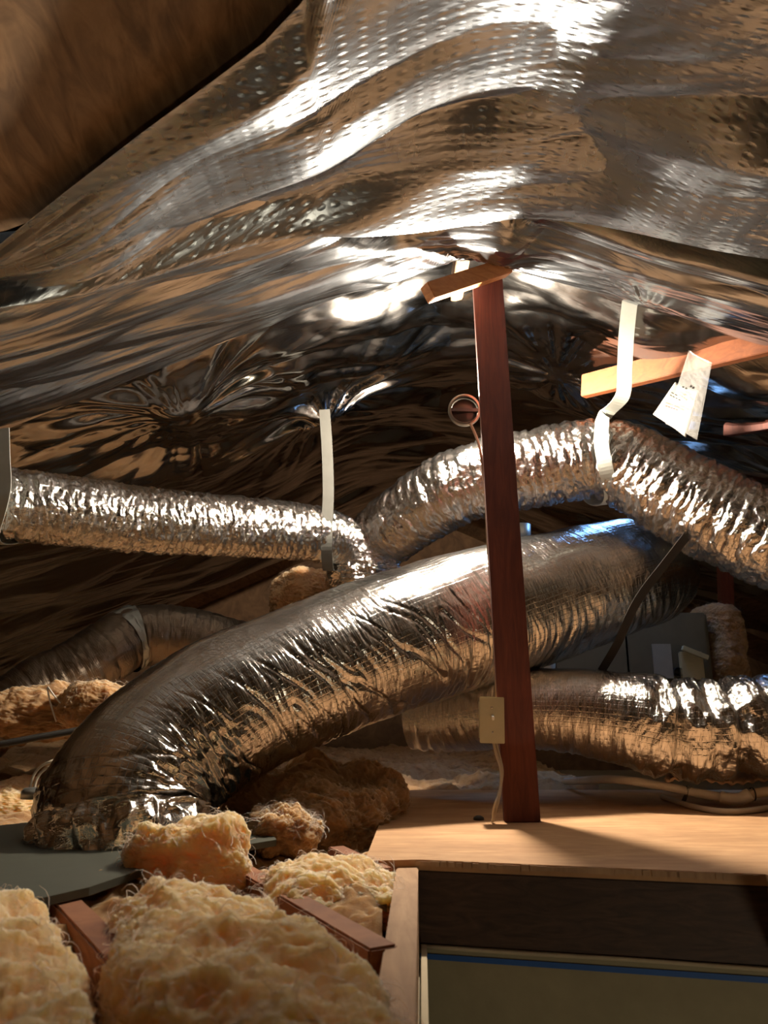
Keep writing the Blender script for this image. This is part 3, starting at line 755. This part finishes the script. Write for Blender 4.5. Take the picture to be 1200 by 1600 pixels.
# right strap: from the roof to the upper duct
def wrap(c, R, a0, a1, n=9, dx=0.0):
    return [c + Vector((dx * math.cos(math.radians(a0 + (a1 - a0) * i / (n - 1))) ** 2, -R * math.cos(math.radians(a0 + (a1 - a0) * i / (n - 1))), R * math.sin(math.radians(a0 + (a1 - a0) * i / (n - 1))))) for i in range(n)]
ribbon('hanging_strap', [P(986, 455, 1.90), P(979, 520, 1.97), P(976, 575, 2.06), P(972, 620, 2.12)] + wrap(P(946, 718, 2.30), .147, 52, -150, 9, -.055), .044, (.88, -.47, 0), M['strap'], 'pale strap hanging from the roof foil around the upper duct right of the post')
ribbon('hanging_strap', [P(507, 640, 2.43), P(511, 700, 2.44), P(513, 770, 2.44)] + wrap(P(514, 841, 2.56), .114, 5, -150), .038, (1, 0, 0), M['strap_shaded'], 'dim grey strap hanging down in front of the left duct near the junction')
ribbon('hanging_strap', [P(2, 670, 1.755), P(3, 710, 1.755)] + wrap(P(2, 785, 1.87), .110, 10, -150, 9, .058), .040, (1, 0, 0), M['strap'], 'pale strap cut by the left edge holding up the left duct')
ribbon('hanging_strap', [P(1075, 835, 2.12), P(1040, 880, 2.16), P(1005, 925, 2.19), P(985, 960, 2.21), P(965, 1005, 2.24), P(940, 1048, 2.30)], .024, (.8, 0, -.6), M['strap_dark'], 'dark strap slanting across the right end of the big duct', .002)

# ------------------------------------------------------------------ document bag
bg = empty('document_bag', P(1085, 560, 1.93), 'clear plastic bag with printed white paper hanging in front of the orange board', 'bag')
Yd = 1.93
def D(px, py, o=0.0): return P(px, py, 1.955 + (1065 - px) * .0013 + o)
def quadgrid(c4, n=14, bow=.006, dy=0.0, seed=0):
    a, b, c, d = [np.array(p) for p in c4]; V = []
    for i in range(n):
        for j in range(n):
            u, v = i / (n - 1), j / (n - 1)
            p = (a * (1 - u) + b * u) * (1 - v) + (d * (1 - u) + c * u) * v
            p = p + np.array((0, bow * math.sin(math.pi * u * 1.3 + v * 2) * .5 + dy, 0)); V.append(p)
    return V, grid(n, n)
V, Fg = quadgrid([D(1055, 597), D(1092, 611), D(1072, 684), D(1021, 647)])
pap = mesh('paper_sheet', V, Fg, M['paper'], bg)
sm = pap.modifiers.new('s', 'SOLIDIFY'); sm.thickness = .0006
V, Fg = quadgrid([D(1074, 550), D(1109, 570), D(1086, 690), D(1038, 664)], 18, .006, -.012)
fm = mesh('plastic_sleeve', V, Fg, M['film'], bg)
sm = fm.modifiers.new('s', 'SOLIDIFY'); sm.thickness = .0004
def marks(rows, mat, nm):
    mb = MB()
    for (x0, y0, x1, y1, h) in rows:
        # words in a printed line
        n = max(2, int(abs(x1 - x0) / 4))
        for i in range(n):
            t0 = i / n; t1 = t0 + .72 / n
            a = D(x0 + (x1 - x0) * t0, y0 + (y1 - y0) * t0, -.016); b = D(x0 + (x1 - x0) * t1, y0 + (y1 - y0) * t1, -.016)
            mb.beam(a, b, .0006, h, bev=0)
    return mb.build(nm, mat, bg)
marks([(1066, 604, 1075, 608, .005)], M['ink'], 'printed_mark')
marks([(1049, 613, 1060, 619, .003)], M['ink'], 'printed_line')
marks([(1047, 617, 1064, 626, .003)], M['ink'], 'printed_line')
cu = bpy.data.curves.new('printed_heading', 'FONT'); cu.body = 'IMPORTANT'; cu.size = .0085; cu.align_x = 'CENTER'; cu.extrude = .0001
to = bpy.data.objects.new('printed_heading', cu); C.objects.link(to)
dg = bpy.context.evaluated_depsgraph_get(); tm = bpy.data.meshes.new_from_object(to.evaluated_get(dg)); bpy.data.objects.remove(to)
a = D(1040, 630, -.016); b = D(1061, 637, -.016); xx = (b - a).normalized(); yy_ = Vector((0, -1, 0)).cross(xx); yy_ = -yy_ if yy_.z < 0 else yy_
Rm = Matrix((xx, yy_, xx.cross(yy_))).transposed().to_4x4(); tm.transform(Matrix.Translation((a + b) / 2) @ Rm @ Matrix.Scale((b - a).length / .046, 4)); tm.materials.clear(); tm.materials.append(M['redink'])
th_o = bpy.data.objects.new('printed_heading', tm); put(th_o, bg)
marks([(1040, 634, 1060, 641, .0022)], M['redink'], 'printed_line')

# ------------------------------------------------------------------ air handler at the back right
ah = empty('air_handler', P(1010, 1060, 3.2), 'dim beige air handler cabinet in the dark behind the lower duct', 'cabinet')
def qbox(x0, y0, x1, y1, Y, dp, mat, nm, bev=.004, par=None):
    a = P(x0, y1, Y); b = P(x1, y0, Y)
    return MB().box(((a.x + b.x) / 2, Y + dp / 2, (a.z + b.z) / 2), (abs(b.x - a.x), dp, abs(b.z - a.z)), None, bev).build(nm, mat, par or ah)
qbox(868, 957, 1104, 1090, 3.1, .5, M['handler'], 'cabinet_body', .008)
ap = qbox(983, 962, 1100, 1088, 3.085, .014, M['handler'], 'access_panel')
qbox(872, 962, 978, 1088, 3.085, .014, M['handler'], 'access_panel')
qbox(1024, 1006, 1048, 1060, 3.07, .012, M['paper'], 'label_sheet', .001, ap)
qbox(1066, 1018, 1098, 1062, 3.06, .02, M['beige'], 'control_box', .004, ap)
o = MB().beam(P(1066, 1012, 3.05), P(1106, 1028, 3.05), .02, .02).build('latch', M['beige'], ap)
o = MB().lathe([(.0001, -.01), (.018, -.01), (.018, .01)], Matrix.Translation(P(1059, 1050, 3.07)) @ Matrix.Rotation(math.radians(90), 4, 'X'), 16).build('knob', M['black'], ap, True)
batt('insulation_batt', P(1122, 1010, 3.2), (.12, .3, .34), (0, 0, .1), M['glass_wool_dark'], 'yellowish insulation slab against the right side of the air handler', 51.4, .5, 4)
o = MB().tube([P(815, 820, 2.75), P(818, 1080, 2.75)], .035, 16, .05).build('vent_pipe', M['galv'], None, True); tag(o, 'grey metal vent pipe glimpsed behind the red post', 'pipe')
o = MB().tube([P(860, 1030, 2.75), P(855, 1090, 2.75)], .02, 16, .05).build('vent_pipe', M['cable'], None, True); tag(o, 'short pale pipe between the big duct and the lower duct', 'pipe')

# ------------------------------------------------------------------ pvc drain pipe
pv = empty('drain_pipe', F(1120, 1262), 'white plastic drain pipe with an elbow lying on the plywood at the right', 'pipe')
r0 = .0125
pts = [F(860, 1212, .02) + Vector((0, -.25, 0)), P(960, 1218, 2.32), P(1040, 1229, 2.27), P(1080, 1237, 2.24), P(1128, 1246, 2.21)]
MB().tube(pts, r0, 18, .02).build('pipe_run', M['white'], pv, True)
MB().tube([P(1125, 1245, 2.21), P(1142, 1249, 2.20), P(1158, 1248, 2.195), P(1172, 1241, 2.19)], r0 + .0045, 18, .006).build('elbow', M['white'], pv, True)
MB().tube([P(1170, 1242, 2.19), P(1190, 1238, 2.185), P(1240, 1234, 2.17)], r0 + .001, 18, .01).build('pipe_run', M['cable'], pv, True)
MB().lathe([(r0 + .0055, -.002), (r0 + .0055, .002)], Matrix.Translation(P(1176, 1241, 2.19)) @ Matrix.Rotation(math.radians(90), 4, 'Y'), 20).build('ring', M['black'], pv, True)
sp = P(1074, 1235, 2.245)
MB().beam(sp + Vector((.004, -.012, .014)), F(1066, 1257, .002), .012, .0016, up=(0, -1, .4), bev=0).build('pipe_strap', M['galv'], pv)
MB().lathe([(r0 + .0015, -.006), (r0 + .0015, .006)], Matrix.Translation(sp) @ Matrix.Rotation(math.radians(90), 4, 'Y'), 20).build('pipe_strap', M['galv'], pv, True)
o = MB().tube([F(1035, 1245, .008), F(1090, 1262, .008), F(1150, 1268, .008), F(1230, 1258, .01)], .008, 10, .02).build('drain_hose', M['cable'], None, True); tag(o, 'thin dull hose on the plywood below the white drain pipe', 'hose')
# torn insulation facing
n_ = 60
V = []; 
for i in range(n_):
    u = i / (n_ - 1); x = 1040 + 200 * u
    top = 1212 - 6 * math.sin(u * 5) - 22 * sstep(.55, .95, u); bot = 1222 - 4 * math.sin(u * 9) + 12 * sstep(.7, 1, u)
    if i % 7 == 3: top += 5
    for j in range(10):
        v = j / 9; p = P(x, top * (1 - v) + bot * v, 2.32 - .07 * v); V.append((p.x, p.y, p.z + .004 * math.sin(i * 1.3 + j)))
o = mesh('insulation_facing', V, grid(n_, 10), M['kraft']); sm = o.modifiers.new('s', 'SOLIDIFY'); sm.thickness = .006
tag(o, 'torn pale insulation facing sticking out under the lower duct at right', 'insulation')

# ------------------------------------------------------------------ left side odds and ends
o = MB().tube([P(-60, 1172, 2.0), P(0, 1163, 2.02), P(60, 1152, 2.05), P(150, 1136, 2.1)], .0095, 12, .02).build('black_pipe', M['black'], None, True); tag(o, 'thin black pipe reaching in from the left edge to the big duct', 'pipe')
for q, (pts, lab) in enumerate((([(84, 1188), (66, 1196), (52, 1212), (46, 1236)], 'outer cream cable arching down to the round cap left of the big duct'), ([(86, 1196), (70, 1202), (58, 1216), (52, 1238)], 'inner cream cable curling beside the round cap at left'))):
    o = MB().tube([P(a, b, 1.93) for a, b in pts], .0032, 8, .01).build('power_cable', M['cable'], None, True); tag(o, lab, 'cable')
cp = P(58, 1240, 1.90)
o = MB().lathe([(.0001, .014), (.030, .013), (.036, .006), (.036, -.010), (.0001, -.010)], Matrix.Translation(cp), 28).build('round_cap', M['galv'], None, True); tag(o, 'flat pale round junction cap beside the base of the big duct', 'cap')
for pts, lab in (([(74, 1074), (78, 1096), (88, 1128)], 'left strand of white string in front of the far insulation'), ([(75, 1073), (92, 1096), (118, 1120)], 'right slanting strand of white string above the black pipe')):
    o = MB().tube([P(a, b, 2.2) for a, b in pts], .0022, 6, .02).build('string', M['white'], None, True); tag(o, lab, 'string')

# ------------------------------------------------------------------ roof vent letting blue daylight in
vx, vy = (VX0 + VX1) / 2, (VY0 + VY1) / 2
rv = empty('roof_vent', (vx, vy, RZ - SL * (vx - RX) + .13), 'open roof vent letting bluish daylight onto the ducts at right', 'vent')
def rz(x): return RZ - SL * (x - RX)
fr = MB()
for (a, b) in (((VX0, VY0), (VX1, VY0)), ((VX1, VY0), (VX1, VY1)), ((VX1, VY1), (VX0, VY1)), ((VX0, VY1), (VX0, VY0))):
    fr.beam(Vector((a[0], a[1], rz(a[0]) + .15)), Vector((b[0], b[1], rz(b[0]) + .15)), .012, .10)
fr.build('frame', M['galv'], rv)
e_ = .004
mesh('opening', [(VX0 + e_, VY0 + e_, rz(VX0) + .19), (VX0 + e_, VY1 - e_, rz(VX0) + .19), (VX1 - e_, VY1 - e_, rz(VX1) + .19), (VX1 - e_, VY0 + e_, rz(VX1) + .19)], [(0, 1, 2, 3)], M['daylight'], rv, False)
